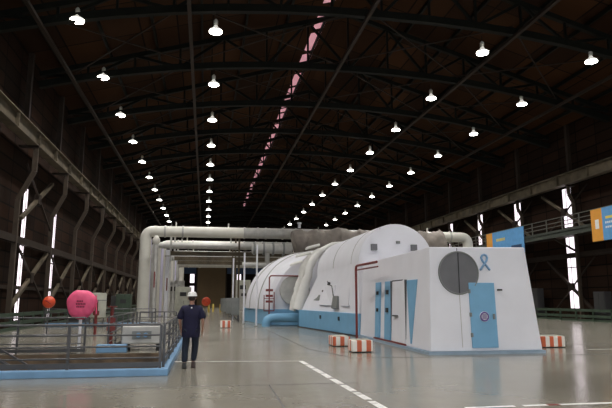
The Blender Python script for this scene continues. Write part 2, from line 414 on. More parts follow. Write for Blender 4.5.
def column(side):
    x = -10.55 if side == 'L' else 29.2
    t = thing('wall_column', 'x', 'column', (x, 0, 0))
    p = cpath(side); c = MB()
    for a, b in zip(p, p[1:]): c.beam(a, b, .16, .26) if a[0] != b[0] else c.box(a[0]-.13, a[0]+.13, -.08, .08, a[2], b[2])
    c.build('column_shaft', M['colsteel'], t)
    MB().box(-.3, .3, -.3, .3, 0, .05).build('base_plate', M['brownsteel'], t)
    u = .1 if side == 'L' else -.1
    MB().box(u-.14, u+.14, -.14, .14, 11.9 if side != 'L' else 11.4, ZE-.3).build('upper_column', M['brownsteel'], t)
    e = p[-1][0]
    MB().box(min(0, e)-.17, max(0, e)+.17, -.15, .15, p[-1][2]-.12, p[-1][2]).build('crane_seat', M['brownsteel'], t)
    return t
for side, y0, ny in (('L', 33.8, 12), ('R', 33.2, 12)):
    c0 = column(side)
    nm = 'left' if side == 'L' else 'right'
    for k in range(ny):
        y = y0+k*(7.3 if side == 'L' else S)
        lb = 'brown steel column carrying the crane girder on the %s wall, %s along' % (nm, nth(k))
        gp = 'wall columns along the %s wall' % nm
        if k == 0: c0.location.y = y; c0['label'] = lb; c0['group'] = gp
        else: dup(c0, (c0.location.x, y, 0), lb, gp)
# horizontal wall beam, left
tag(MB().box(-10.75, -10.45, 20, 127, 4.75, 5.15).build('wall_beam', M['brownsteel']), 'horizontal steel beam at mid height along the left wall', 'beam')
tag(MB().box(-10.85, -10.7, 20, 127, 2.2, 2.4).build('wall_beam', M['brownsteel']), 'thin lower horizontal beam along the left wall', 'beam')
tag(MB().box(29.5, 29.78, 20, 127, 5.0, 5.4).build('wall_beam', M['brownsteel']), 'horizontal steel beam under the gallery on the right wall', 'beam')
# crossed wall bracing; the pale members have the daylight on them painted in
def brace(x, yc, hw, z0, z1, lb, m, gp):
    t = thing('wall_bracing', lb, 'bracing', (x, yc, 0), gp)
    MB().beam((0, -hw, z0), (0, hw, z1), .20, .2).build('bracing_member', m, t)
    MB().beam((0.09, hw, z0), (.09, -hw, z1), .10, .10).build('bracing_member', M['brownsteel'], t)
    MB().box(-.13, .13, -.3, .3, (z0+z1)/2-.3, (z0+z1)/2+.3).build('gusset_plate', M['brownsteel'], t)
    return t
for k in range(9):
    if k > 0: brace(-10.62, 33.8+7.3*k+3.65, 3.3, 1.0, 4.7, 'crossed steel bracing low on the left wall, %s bay' % nth(k), M['girder'], 'left wall bracing')
brace(-10.62, 37.5, 3.3, 1.2, 4.7, 'crossed steel bracing low on the left wall, nearest bay', M['girder'], 'left wall bracing')
brace(-10.5, 37.4, 3.0, 6.2, 9.4, 'crossed steel bracing high on the left wall beside the slot window', M['girder'], 'left wall bracing')
for k in range(5):
    brace(29.45, 42.3+S*k, 3.0, .4, 4.9, 'crossed steel bracing below the gallery, %s bay of the right wall' % nth(k), M['brownsteel'], 'right wall bracing')
    brace(29.3, 42.3+S*k, 3.0, 7.0, 10.6, 'crossed steel bracing above the gallery, %s bay of the right wall' % nth(k), M['girder'], 'right wall bracing')
# gallery on the right wall
t = thing('gallery_walkway', 'steel gallery walkway with railing along the right wall', 'walkway', (27.0, 0, 0))
MB().box(0, 2.7, 20, 110, 6.72, 6.80).build('walkway_deck', M['brownsteel'], t)
MB().box(0, .12, 20, 110, 6.45, 6.98).build('edge_girder', M['galgreen'], t)
for k in range(9):
    y = 33.2+k*S; MB().beam((.1, y, 6.5), (2.4, y, 5.3), .14).build('bracket', M['brownsteel'], t)
for z in (7.3, 7.6, 7.95): MB().box(.03, .08, 20, 110, z-.03, z+.03).build('guard_rail', M['palerail'], t)
k = 0; y = 21
while y < 110 and k < 45: MB().box(.02, .09, y-.04, y+.04, 6.98, 7.98).build('rail_post', M['palerail'], t); y += 2.05; k += 1
# banners hung on the gallery railing
def banner(yn, yf, lb, kind):
    t = thing('banner', lb, 'banner', (26.93, yf, 5.65), 'banners on the gallery')
    L = yf-yn; h = 2.25
    MB().box(-.02, .02, -1.15, 0, 0, h).build('orange_panel', M['banorange'], t)
    MB().box(-.02, .02, -L, -1.15, 0, h).build('blue_panel', M['banblue'], t)
    MB().box(-.035, .035, -L, 0, h, h+.05).build('hem_rod', M['palerail'], t)
    if kind:
        MB().box(-.03, -.02, -.8, -.42, .85, 1.5).build('emblem', M['banwhite'], t)
        MB().box(-.03, -.02, -2.2, -1.5, 1.45, 1.62).build('yellow_print', M['banyellow'], t)
        for j, (a, b, zz) in enumerate(((-2.3, -1.45, 1.12), (-2.1, -1.45, .8))):
            q = MB(); yy = b
            while yy > a: q.box(-.03, -.02, yy-.13, yy, zz, zz+.14); yy -= .19
            q.build('white_lettering', M['banwhite'], t)
    else:
        q = MB(); yy = -1.9
        while yy > -3.4: q.box(-.03, -.02, yy-.16, yy, 1.35, 1.6); yy -= .23
        q.build('yellow_print', M['banyellow'], t)
        q = MB(); q.box(-.03, -.02, -L+.4, -L+2.1, .15, .75); q.build('dark_print', M['navyblue'], t)
banner(44.7, 51.3, 'blue and orange banner on the gallery, behind the white turbine enclosure', 0)
banner(30.2, 35.9, 'blue and orange banner on the gallery at the right edge of the photo', 1)
# green barriers along the walls
def barrier(x, y0, y1, lb):
    t = thing('guard_barrier', lb, 'barrier', (x, 0, 0))
    for z in (.38, .82): MB().box(-.05, .05, y0, y1, z-.10, z+.10).build('barrier_rail', M['green'], t)
    y = y0+.5; k = 0
    while y < y1 and k < 50: MB().box(-.05, .05, y-.06, y+.06, 0, .95).build('barrier_post', M['green'], t); y += 2.0; k += 1
    MB().box(.0, .12, y0, y1, 0, .16).build('barrier_kerb', M['green'], t)
barrier(28.4, 20, 110, 'low green guard barrier along the foot of the right wall')
barrier(-10.0, 20, 110, 'low green guard barrier along the foot of the left wall')
# electrical boards near the right wall (dark, behind the enclosure)
for i, (x, y, h) in enumerate(((28.9, 38.0, 2.2), (28.9, 46.5, 2.6))):
    t = thing('electrical_cabinet', ['dark grey electrical cabinet at the right wall, nearer one', 'dark grey electrical cabinet at the right wall, farther one'][i], 'cabinet', (x, y, 0))
    MB().box(-.3, .3, -.6, .6, 0, h).build('body', M['darkcab'], t, bevel=.02)
    MB().box(-.33, -.3, -.55, -.02, .1, h-.1).build('door', M['darkcab'], t); MB().box(-.33, -.3, .02, .55, .1, h-.1).build('door', M['darkcab'], t)

# ------------------------------------------------------------------ turbine: front enclosure
E0 = Vector((0, 0, 0))
t = thing('turbine_enclosure', 'white sloping-sided turbine enclosure with blue doors, nearest machine block', 'machine enclosure', (8.4, 16.3, 0))
o = (8.4, 16.3, 0)
def L(x, y, z): return (x-8.4, y-16.3, z)
MB().hull8([L(6.6, 16.32, .09), L(10.22, 16.32, .09), L(10.25, 24.6, .09), L(6.72, 24.6, .09),
            L(6.72, 16.45, 3.2), L(9.9, 16.45, 3.24), L(10.0, 24.6, 3.24), L(6.9, 24.6, 3.2)]).build('housing', M['white'], t, bevel=.03)
MB().hull8([L(6.52, 16.25, 0), L(10.28, 16.25, 0), L(10.3, 24.6, 0), L(6.64, 24.6, 0),
            L(6.52, 16.25, .09), L(10.28, 16.25, .09), L(10.3, 24.6, .09), L(6.64, 24.6, .09)]).build('plinth', M['plinth'], t)
def fy(z): return 16.32+.13*(z-.09)/3.1         # front face depth at height z
def fq(x0, x1, z0, z1, th, m, nm, par=t, bev=0):   # plate on the front face
    return MB().hull8([L(x0, fy(z0)-th, z0), L(x1, fy(z0)-th, z0), L(x1, fy(z0)+.01, z0), L(x0, fy(z0)+.01, z0),
                       L(x0, fy(z1)-th, z1), L(x1, fy(z1)-th, z1), L(x1, fy(z1)+.01, z1), L(x0, fy(z1)+.01, z1)]).build(nm, m, par, bevel=bev)
dr = fq(7.92, 8.76, .18, 2.12, .035, M['blue'], 'door', bev=.008)
fq(8.64, 8.70, 1.02, 1.18, .07, M['grey'], 'door_handle', dr)
c = L(8.36, fy(1.1)-.05, 1.1)
MB().cyl(c, (c[0], c[1]+.02, c[2]), .155, 24).build('round_emblem', M['banwhite'], dr)
q = MB(); R = .125
q.tube([(c[0]+R*math.cos(a*PI/12), c[1]-.005, c[2]+R*math.sin(a*PI/12)) for a in range(25)], .022, 6)
for k in range(5): q.box(c[0]-.07, c[0]+.07, c[1]-.01, c[1], c[2]-.065+k*.03, c[2]-.05+k*.03)
q.build('emblem_print', M['purple'], dr)
for z in (.5, 1.1, 1.8): fq(7.90, 7.96, z, z+.12, .05, M['grey'], 'hinge', dr)
fq(8.86, 9.02, 1.88, 1.93, .03, M['dark'], 'name_plate')
fq(7.605, 7.625, 2.0, 3.18, .012, M['seam'], 'panel_joint'); fq(7.605, 7.625, .2, 2.0, .004, M['lagging'], 'panel_joint')
c = L(7.62, fy(2.42), 2.42)
MB().cyl((c[0], c[1]-.03, c[2]), (c[0], c[1]+.02, c[2]), .64, 40).build('round_cover', M['darkgrey'], t)
MB().tube([(c[0]+.64*math.cos(a*PI/20), c[1]-.03, c[2]+.64*math.sin(a*PI/20)) for a in range(41)], .025, 6).build('cover_ring', M['grey'], t)
MB().box(c[0]-.012, c[0]+.012, c[1]-.045, c[1]-.03, c[2]-.62, c[2]+.62).build('cover_joint', M['dark'], t)
# blue ribbon emblem, top right of the front face
rx, rz_ = 8.5, 2.75
pts = []
for k in range(17):
    a = -PI*.32+(PI+2*PI*.32)*k/16
    pts.append((rx+.10*math.cos(a), rz_+.12+.11*math.sin(a)))
pts = [(rx-.15, rz_-.26)]+pts[::1]+[(rx+.17, rz_-.26)]
pts = [(rx-.16, rz_-.24), (rx+.07, rz_+.05)]+[(rx+.10*math.cos(a), rz_+.14+.10*math.sin(a)) for a in [0, PI*.25, PI*.5, PI*.75, PI]]+[(rx-.07, rz_+.05), (rx+.16, rz_-.24)]
MB().tube([(p[0]-8.4, fy(p[1])-.02-16.3, p[1]) for p in pts], .035, 6).build('ribbon_emblem', M['kerb'], t, 60)
# left side: recessed door bay
def sx(z, y=20): return 6.6+.12*(z-.09)/3.11+.12*(y-16.3)/8.3*.9
def sq(y0, y1, z0, z1, th, m, nm, par=t, ytop=None, bev=0):
    a0, a1 = (y0, y1) if ytop is None else ytop
    f = lambda y, z, k: L(sx(z, y)+k, y, z)
    return MB().hull8([f(y0, z0, -th), f(y1, z0, -th), f(y1, z0, .01), f(y0, z0, .01), f(a0, z1, -th), f(a1, z1, -th), f(a1, z1, .01), f(a0, z1, .01)]).build(nm, m, par, bevel=bev)
sq(17.95, 18.05, .2, 2.25, .02, M['blue'], 'blue_side_panel', ytop=(17.45, 18.45))
sd = sq(18.55, 20.0, .16, 2.25, .03, M['white'], 'side_door', bev=.006)
q = MB()
for y0, y1, z0, z1 in ((18.5, 18.54, .14, 2.28), (20.01, 20.05, .14, 2.28), (18.5, 20.05, 2.26, 2.30), (18.5, 20.05, .12, .15)):
    q.box(sx(z0)-.01-8.4, sx(z1)+.01-8.4, y0-16.3, y1-16.3, z0, z1)
q.build('door_gap', M['seam'], t)
MB().box(sx(1.05, 19.7)-.1-8.4, sx(1.05, 19.7)-8.4, 19.3-16.3, 19.75-16.3, 1.03, 1.07).build('door_handle', M['dark'], sd)
sq(20.15, 20.85, .16, 2.28, .05, M['blue'], 'blue_side_panel', bev=.01)
sq(21.5, 22.1, .16, 2.28, .05, M['blue'], 'blue_side_panel', bev=.01)
for z in (1.15, 1.8): sq(20.35, 20.6, z, z+.16, .09, M['dark'], 'latch')
for z in (1.15, 1.8): sq(21.65, 21.85, z, z+.13, .09, M['dark'], 'latch')
sq(18.5, 22.3, .10, .15, .04, M['redpipe'], 'sill_strip')
MB().box(9.2-8.4-.09, 9.2-8.4+.09, 18-16.3, 18.2-16.3, 3.2, 3.3).build('vent_box', M['white'], t)

# ------------------------------------------------------------------ turbine: arched casing behind it
t = thing('turbine_casing', 'tall white arch-topped turbine casing on a light blue skirt', 'turbine', (8.5, 24.7, 0))
def sec(y, r, zc, flare, zb=1.0, nseg=24, cx=0):
    p = [(cx+r*math.cos(a), y, zc+r*math.sin(a)) for a in [PI*k/nseg for k in range(nseg+1)]]
    return p+[(cx-r-.0*flare, y, zc-.3), (cx-r-flare, y, zb), (cx+r+flare, y, zb), (cx+r, y, zc-.3)]
MB().loft([sec(-.06, 1.62, 3.24, .0), sec(0, 1.77, 3.26, .0), sec(4.5, 1.8, 3.27, .45), sec(9.3, 1.84, 3.28, .95)]).build('casing_shell', M['white'], t, 35)
MB().hull8([(-1.8, -.05, 0), (1.8, -.05, 0), (3.0, 9.4, 0), (-2.95, 9.4, 0), (-1.8, -.05, 1.0), (1.8, -.05, 1.0), (3.0, 9.4, 1.02), (-2.95, 9.4, 1.02)]).build('skirt', M['blue'], t, bevel=.02)
MB().hull8([(-1.86, -.1, 0), (1.86, -.1, 0), (3.06, 9.5, 0), (-3.01, 9.5, 0), (-1.86, -.1, .06), (1.86, -.1, .06), (3.06, 9.5, .06), (-3.01, 9.5, .06)]).build('skirt_foot', M['dark'], t)
for y in (1.3, 5.0):                                                   # joint strips over the arch
    r = 1.775 if y < 2 else 1.81
    MB().tube([(r*math.cos(a), y, 3.26+r*math.sin(a)) for a in [PI*k/24 for k in range(25)]], .022, 6).build('shell_joint', M['lagging'], t)
MB().beam((-.75, -.02, 3.3), (-.75, -.02, 4.85), .02).build('front_joint', M['lagging'], t)
for x in (-1.08, .8): MB().box(x-.13, x+.13, -.22, -.04, 3.8, 4.08).build('lifting_lug', M['darkgrey'], t)
MB().box(-.02, .16, -.12, -.04, 4.12, 4.24).build('name_plate', M['grey'], t)
# louvres and cable boxes on the flared lower side
def sidept(y, z):
    f = .45+.5*(y-4.5)/4.8 if y > 4.5 else .1*y
    r = 1.8; k = (3.0-z)/2.0
    return (-r-f*k, y, z)
def sideplate(y0, y1, z0, z1, th, m, nm):
    P_ = lambda y, z, d: Vector(sidept(y, z))+Vector((-d, 0, d*.3))
    return MB().hull8([P_(y0, z0, th), P_(y1, z0, th), P_(y1, z0, -.02), P_(y0, z0, -.02), P_(y0, z1, th), P_(y1, z1, th), P_(y1, z1, -.02), P_(y0, z1, -.02)]).build(nm, m, t, bevel=.01)
sideplate(6.3, 7.4, 1.55, 1.85, .10, M['grey'], 'louvre')
sideplate(2.7, 3.5, 1.15, 1.75, .16, M['grey'], 'louvre')
sideplate(3.7, 6.0, 1.3, 2.3, .10, M['white'], 'access_panel'); sideplate(1.2, 2.4, 1.3, 2.2, .06, M['white'], 'access_panel')
MB().tube([Vector(sidept(5.6, 2.6))+Vector((-.1, 0, 0)), Vector(sidept(5.0, 2.45))+Vector((-.15, 0, 0)), Vector(sidept(4.2, 2.3))+Vector((-.12, 0, 0)), Vector(sidept(3.6, 1.8))+Vector((-.12, 0, 0))], .025, 6).build('cable', M['dark'], t)
sideplate(5.0, 5.2, 2.35, 2.5, .14, M['dark'], 'junction_box'); sideplate(5.9, 6.1, 2.0, 2.1, .12, M['dark'], 'junction_box')
for y in (2.5, 5.3): 
    xx = -1.8-1.15*y/9.4
    MB().box(xx-.05, xx+.02, y-.09, y+.09, .62, .80).build('skirt_plate', M['dark'], t)

# wrapped flange between the two casings
t = thing('insulation_blanket', 'white quilted insulation blanket wrapped round the joint of the turbine', 'insulation', (8.5, 34.6, 0))
def fl(a): return 2.28*math.cos(a), 3.05+1.95*math.sin(a)
path = [(-2.85+.5*(k/12)**1.1+random.uniform(-.02, .02), 0, .98+2.0*k/12) for k in range(12)]
path += [(fl(a)[0], random.uniform(-.03, .03), fl(a)[1]) for a in [PI-PI*k/30 for k in range(31)]]
rad = [(.40-.012*k if k < 14 else .24)+random.uniform(-.025, .025) for k in range(len(path))]
MB().tube(path, rad, 14, .05).build('side_wrap', M['cloth'], t, 70)
path = [(p[0]+.35*(.0 if k > 22 else 1)*-1, p[1]+.45, p[2]*.97) for k, p in enumerate(path[:26])]
MB().tube(path, [.22+random.uniform(-.02, .02) for _ in path], 12, .05).build('rear_wrap', M['cloth'], t, 70)
for x, z, s in ((-2.5, 4.35, .5), (-1.9, 4.85, .45), (-2.95, 3.8, .4)):
    MB().hull8([(x-s, .25, z-.14), (x+s, .25, z+.1), (x+s, .8, z+.1), (x-s, .8, z-.14), (x-s*.9, .28, z+.04), (x+s*.9, .28, z+.26), (x+s*.9, .8, z+.26), (x-s*.9, .8, z+.04)]).build('blanket_fold', M['cloth'], t, bevel=.05)

# ------------------------------------------------------------------ low pressure hood
t = thing('turbine_hood', 'wide white domed turbine hood behind the wrapped joint', 'turbine', (8.5, 36.2, 0))
def hs(y, s, zt):
    p = []
    for k in range(29):
        a = PI*k/28
        cx_ = math.copysign(abs(math.cos(a))**.8, math.cos(a)); p.append((5.0*s*cx_, y, 1.0+(zt-1.0)*math.sin(a)**.95))
    return p
MB().loft([hs(0, .86, 4.6), hs(.25, .92, 4.85), hs(3, .98, 5.05), hs(6, 1.05, 5.2), hs(8, 1.09, 5.2), hs(9.0, 1.03, 4.9), hs(9.4, .92, 4.2)]).build('hood_shell', M['cloth' if 0 else 'white'], t, 35)
MB().hull8([(-4.5, -.1, 0), (4.5, -.1, 0), (5.5, 9.4, 0), (-5.5, 9.4, 0), (-4.5, -.1, 1.02), (4.5, -.1, 1.02), (5.5, 9.4, 1.02), (-5.5, 9.4, 1.02)]).build('skirt', M['blue'], t, bevel=.03)
for y in (3, 6):
    s_ = .91+.0235*y
    MB().tube([(x*1.006, y, z) for x, _, z in hs(y, s_, 5.06+.05*(y-3))], .03, 6).build('shell_joint', M['lagging'], t)
q = MB()
q.cyl((-2.9, -.35, 2.2), (-2.9, -.02, 2.2), .95, 32); q.build('round_front_disc', M['lagging'], t, 35)  # plain grey disc on the front of the hood
for x in (-4.0, -3.3, -2.6): MB().box(x-.09, x+.09, -.16, -.1, .5, .75).build('skirt_plate', M['dark'], t)

# blue drain pipe
tag(MB().tube([(5.85, 35.3, .52), (4.35, 35.3, .52), (4.0, 35.3, .5), (3.78, 35.3, .38), (3.72, 35.3, .2), (3.72, 35.3, 0)], .27, 16).build('drain_pipe', M['blue'], None, 50),
    'light blue pipe elbow turning down to the floor beside the blue skirt', 'pipe')
# red sprinkler pipes
t = thing('red_pipe_frame', 'dark red pipe standing beside the arched casing and running over it', 'pipe', (6.12, 22.9, 0))
MB().tube([(0, 0, 0), (0, 0, 2.85), (.0, -.05, 2.95), (.02, -.15, 2.99), (.1, -2.6, 2.99)], .05, 8).build('pipe_run', M['redpipe'], t)
MB().tube([(.05, -.02, 2.82), (.14, -2.6, 2.82)], .03, 6).build('thin_pipe', M['redpipe'], t)
MB().lathe([(.12, 0), (.12, .04)], seg=12).build('floor_flange', M['redpipe'], t)
t = thing('red_valve_manifold', 'dark red valve pipework in front of the white domed hood', 'pipe', (3.95, 35.78, 0))
MB().tube([(0, 0, 0), (0, 0, 3.0), (.1, 0, 3.1), (2.3, 0, 3.1)], .045, 8).build('pipe_run', M['redpipe'], t)
for z in (1.5, 1.85, 2.2): MB().box(-.22, .22, -.1, .1, z-.07, z+.07).build('valve', M['redpipe'], t)
q = MB(); q.box(-.35, -.30, -.05, .05, .9, 1.9); q.box(.28, .33, -.05, .05, .9, 2.1); q.box(-.35, .33, -.05, .05, .9, .96); q.box(-.35, .33, -.05, .05, 1.66, 1.7); q.build('valve_frame', M['redpipe'], t)

# ------------------------------------------------------------------ steam pipe portals
def arc(p0, pc, p1, n=6):                       # quadratic bend
    p0, pc, p1 = Vector(p0), Vector(pc), Vector(p1)
    return [(p0*(1-s)**2+pc*2*s*(1-s)+p1*s*s) for s in [k/n for k in range(n+1)]]
def portal(y, xl, zc, r, xr, lb, m='cream', m2=None, legs=True, rend=0):
    t = thing('steam_pipe', lb, 'pipe', (xl, y, 0), 'overhead steam pipes')
    b = r*1.5
    path = [(0, 0, .05), (0, 0, zc-b)]+arc((0, 0, zc-b), (0, 0, zc), (b, 0, zc))[1:]
    MB().tube(path+[(8.4, 0, zc)], r, 20).build('riser_lagging', M[m], t, 50)
    e = xr-xl
    k_ = min(e-b-.5, 21.0)
    MB().tube([(8.4, 0, zc), (k_, 0, zc)], r, 20).build('cross_lagging', M['lagging'], t, 50)
    far = [(k_, 0, zc), (e-b, 0, zc)]+arc((e-b, 0, zc), (e, 0, zc), (e, 0, zc-b))[1:]+[(e, 0, .05)]
    MB().tube(far, r, 20).build('cross_lagging', M[m2 or m], t, 50)
    for x in (1.6, 3.1, 8.4, 9.6, 10.3, 11.8, 13, e-3.4, e-1.8):
        if x < e-1: MB().tube([(x-.07, 0, zc), (x+.07, 0, zc)], r*1.12, 20).build('pipe_band', M['lagging'], t)
    for x in (2.5, 7.0, e-4): MB().beam((x, 0, 0) if 0 else (x, 0, zc+r), (x, 0, zc+r+.35), .12).build('hanger_lug', M[m], t)
    MB().lathe([(r*1.35, 0), (r*1.35, .12)], seg=20).build('floor_collar', M['lagging'], t)
    return t
portal(50, -5.15, 7.42, .47, 24.3, 'large cream steam pipe bridging the hall, nearest and topmost')
portal(53.5, -4.75, 6.55, .30, 17, 'thinner grey lagged pipe bridging the hall just behind the nearest one', 'lagging')
portal(60, -4.5, 7.25, .42, 16, 'cream steam pipe bridging the hall, behind the thin grey pipe')
portal(66, -4.25, 6.35, .36, 15, 'grey lagged pipe bridging the hall, fourth from the camera', 'lagging')
portal(72, -4.1, 7.2, .42, 15, 'cream steam pipe bridging the hall, fifth from the camera')
portal(78, -3.9, 6.3, .4, 15, 'grey lagged pipe bridging the hall, sixth from the camera', 'lagging')
portal(84, -3.6, 7.2, .5, 15, 'cream steam pipe bridging the hall, farthest of the row')
for i, (x, y) in enumerate(((-4.9, 51.6), (-4.2, 56.5), (-3.9, 63), (-3.6, 69))):
    t = thing('drain_riser', 'slim purple-white drain riser among the pipe portals, %s from the camera' % nth(i), 'pipe', (x, y, 0), 'slim drain risers')
    MB().cyl((0, 0, 0), (0, 0, 6.9), .13, 12).build('riser', M['lilac'], t, 40); MB().lathe([(.2, 0), (.2, .05)], seg=12).build('riser_foot', M['grey'], t)
for i, y in enumerate((51.3, 57.5, 64)):
    t = thing('pipe_rack', 'dark steel pipe support rack under the steam pipes, %s from the camera' % nth(i), 'pipe rack', (0, y, 0), 'pipe support racks')
    for x in (-3.1, 2.9): MB().box(x-.08, x+.08, -.08, .08, 0, 8.15).build('rack_post', M['lagging' if x < 0 else 'girder'], t)
    MB().box(-3.1, 12, -.09, .09, 5.45, 5.85).build('cross_beam', M['girder'], t)
    MB().box(-3.1, 12, -.09, .09, 8.0, 8.12).build('cross_beam', M['brownsteel'], t)
# second set of risers in front, near the floor
t = thing('riser_pipes', 'tall pale vertical pipe with red stripe left of the pipe portals', 'pipe', (-4.15, 48.6, 0))
MB().cyl((0, 0, 0), (0, 0, 6.2), .2, 14).build('riser', M['lagging'], t, 40)
MB().lathe([(.2, 6.2), (.32, 6.35), (.32, 6.6), (.12, 6.9)], seg=14).build('relief_cap', M['cream'], t, 40)
MB().box(-.05, .05, -.24, -.19, 2.6, 3.9).build('red_stripe', M['redpipe'], t)
t = thing('riser_pipes', 'white drain riser standing between the first two pipe portals', 'pipe', (-3.35, 52.0, 0))
MB().cyl((0, 0, 0), (0, 0, 6.0), .22, 14).build('riser', M['white'], t, 40)
MB().box(-.05, .05, -.26, -.21, 2.4, 3.5).build('red_stripe', M['redpipe'], t)
MB().lathe([(.3, 5.4), (.3, 5.5)], seg=14).build('riser_flange', M['lagging'], t)
# big wrapped duct over the casing
t = thing('wrapped_duct', 'bulky dusty brown wrapped duct crossing behind the turbine casing', 'duct', (7.2, 47.6, 0))
path, rad = [], []
for k in range(50):
    path.append((.15+k*.27, random.uniform(-.06, .06), 6.4+.08*math.sin(k*.55)+random.uniform(-.04, .04)))
    rad.append((1.2 if k > 4 else .95)+.11*math.sin(k*.9+.8)+random.uniform(-.07, .07)-(.10 if k % 8 == 0 else 0))
MB().tube(path, rad, 26, .05).build('duct_body', M['wrap'], t, 60)
for k, x in enumerate((2.2, 6.4, 10.6)): MB().beam((x, 0, 4.9), (x, 0, 5.6), .4).build('duct_cradle', M['brownsteel'], t)
for x in (2.2, 10.6): MB().beam((x, 0, .0), (x, 0, 4.95), .25).build('support_leg', M['brownsteel'], t)
t = thing('expansion_joint', 'grey lagged pipe branch with flanges left of the brown wrapped duct', 'pipe', (3.8, 48.1, 0))
MB().tube([(0, 0, 5.9), (3.4, 0, 5.9)], .42, 18).build('branch_pipe', M['lagging'], t, 40)
for x in (.1, .9, 1.7, 2.6): MB().tube([(x, 0, 5.9), (x+.16, 0, 5.9)], .55, 18).build('flange', M['grey'], t, 40)
MB().tube([(1.3, 0, 5.9), (1.3, 0, 4.2)], .2, 12).build('drop_pipe', M['lagging'], t)
MB().tube([(1.3, 0, 5.1), (1.3, 0, 0)], .08, 8).build('support_leg', M['grey'], t)
MB().tube([(3.0, 0, 4.7), (2.2, 0, 4.5), (-.8, 0, 4.5)], .22, 12).build('lower_pipe', M['lagging'], t, 40)
MB().beam((2.6, 0, 4.6), (2.6, 0, 5.6), .1).build('hanger', M['grey'], t)
# thin white vent pipes
for i, (x, y, z, lb) in enumerate(((2.1, 44.5, 4.8, 'thin white vent pipe left of the domed hood, shortest one'), (2.55, 38.5, 4.75, 'thin white vent pipe left of the domed hood, middle one'),
                                   (3.12, 35.4, 5.0, 'thin white vent pipe left of the domed hood, closest to it'))):
    t = thing('vent_pipe', lb, 'pipe', (x, y, 0), 'thin white vent pipes')
    MB().cyl((0, 0, 0), (0, 0, z), .055, 8).build('pipe_run', M['white'], t); MB().lathe([(.12, 0), (.12, .05)], seg=10).build('pipe_foot', M['grey'], t)
t = thing('vent_pipe', 'white vent stack rising above the brown wrapped duct', 'pipe', (8.5, 52, 0), 'thin white vent pipes')
MB().cyl((0, 0, 0), (0, 0, 8.6), .13, 10).build('pipe_run', M['white'], t); MB().lathe([(.2, 8.6), (.2, 8.75)], seg=10).build('pipe_cap', M['white'], t)

# ------------------------------------------------------------------ front pit: kerb, railing, stair
t = thing('pit_kerb', 'light blue kerb round the front floor pit', 'kerb', (PX1, PY0, 0))
kh = .15
MB().box(PX0-PX1-1.2, .24, -.24, 0, 0, kh).build('front_kerb', M['kerb'], t, bevel=.015)
MB().box(0, .24, 0, 24, 0, kh).build('side_kerb', M['kerb'], t, bevel=.015)
t = thing('pit_kerb', 'light blue kerb across the floor behind the pit, far one', 'kerb', (PX1, 37, 0))
MB().box(PX0-PX1, -1.9, -.12, .12, 0, .22).build('front_kerb', M['kerb'], t, bevel=.015)
def railing(a, b, z0, lb, npost, hs_=(.28, .55, .82, 1.06), m='rail', kick=True):
    a, b = Vector(a), Vector(b); t = thing('railing', lb, 'railing', (a.x, a.y, z0)); d = b-a
    for h in hs_: MB().tube([(0, 0, h), (d.x, d.y, h)], .019 if h < max(hs_) else .024, 8).build('rail', M[m], t)
    for k in range(npost+1):
        p = d*(k/npost); MB().box(p.x-.028, p.x+.028, p.y-.028, p.y+.028, 0, max(hs_)).build('post', M[m], t)
    if kick:
        r = .012; n_ = Vector((-d.y, d.x)).normalized()*r
        MB().hull8([(-n_.x, -n_.y, .03), (d.x-n_.x, d.y-n_.y, .03), (d.x+n_.x, d.y+n_.y, .03), (n_.x, n_.y, .03), (-n_.x, -n_.y, .13), (d.x-n_.x, d.y-n_.y, .13), (d.x+n_.x, d.y+n_.y, .13), (n_.x, n_.y, .13)]).build('toe_board', M[m], t)
    return t
railing((PX1+.06, PY0-.09), (PX0-1.0, PY0-.09), kh, 'grey tubular railing on the blue kerb facing the camera', 5, (.22, .46, .70, .92))
railing((PX1+.12, PY0+.1), (PX1+.12, 36.9), kh, 'grey tubular railing running back beside the walking person', 13, (.22, .46, .70, .92))
railing((-3.6, 18.75), (PX0, 18.75), 0, 'grey railing on the far edge of the front pit', 3)
railing((-3.0, 19.3), (-3.0, 27), 0, 'grey railing running back past the grey machine', 5)
railing((PX1-2, 36.7), (PX0, 36.7), 0, 'grey railing in front of the far blue kerb', 5)
railing((PX1-.3, 27.2), (-2.9, 27.3), 0, 'short grey railing across the walkway behind the grey machine', 3)
railing((2.55, 43.8), (2.45, 62), 0, 'grey railing along the left side of the domed hood', 9, (.4, .8, 1.15))
# stair down into the pit
t = thing('pit_stair', 'steel stair with sloping handrails going down into the front pit', 'stair', (-4.6, 15.0, 0))
for y in (0, 1.0):
    MB().beam((-1.6, y, -.05), (.9, y, PD+.08), .05, .2).build('stringer', M['rail'], t)
    for h in (.45, .8, 1.05): MB().beam((-1.6, y, h-.05), (.6, y, h-1.35), .045).build('handrail', M['rail'], t)
    MB().box(-1.63, -1.57, y-.03, y+.03, 0-.15, 1.02).build('post', M['rail'], t); MB().box(.2, .26, y-.03, y+.03, -1.25, -.1).build('post', M['rail'], t)
for k in range(6): MB().box(-1.5+k*.38, -1.2+k*.38, 0, 1.0, -.16-k*.235, -.13-k*.235).build('tread', M['rail'], t)
# landing the stair hangs from
MB().box(-4.8, -1.5, -.1, 1.1, -.12, -.05).build('landing', M['rail'], t)
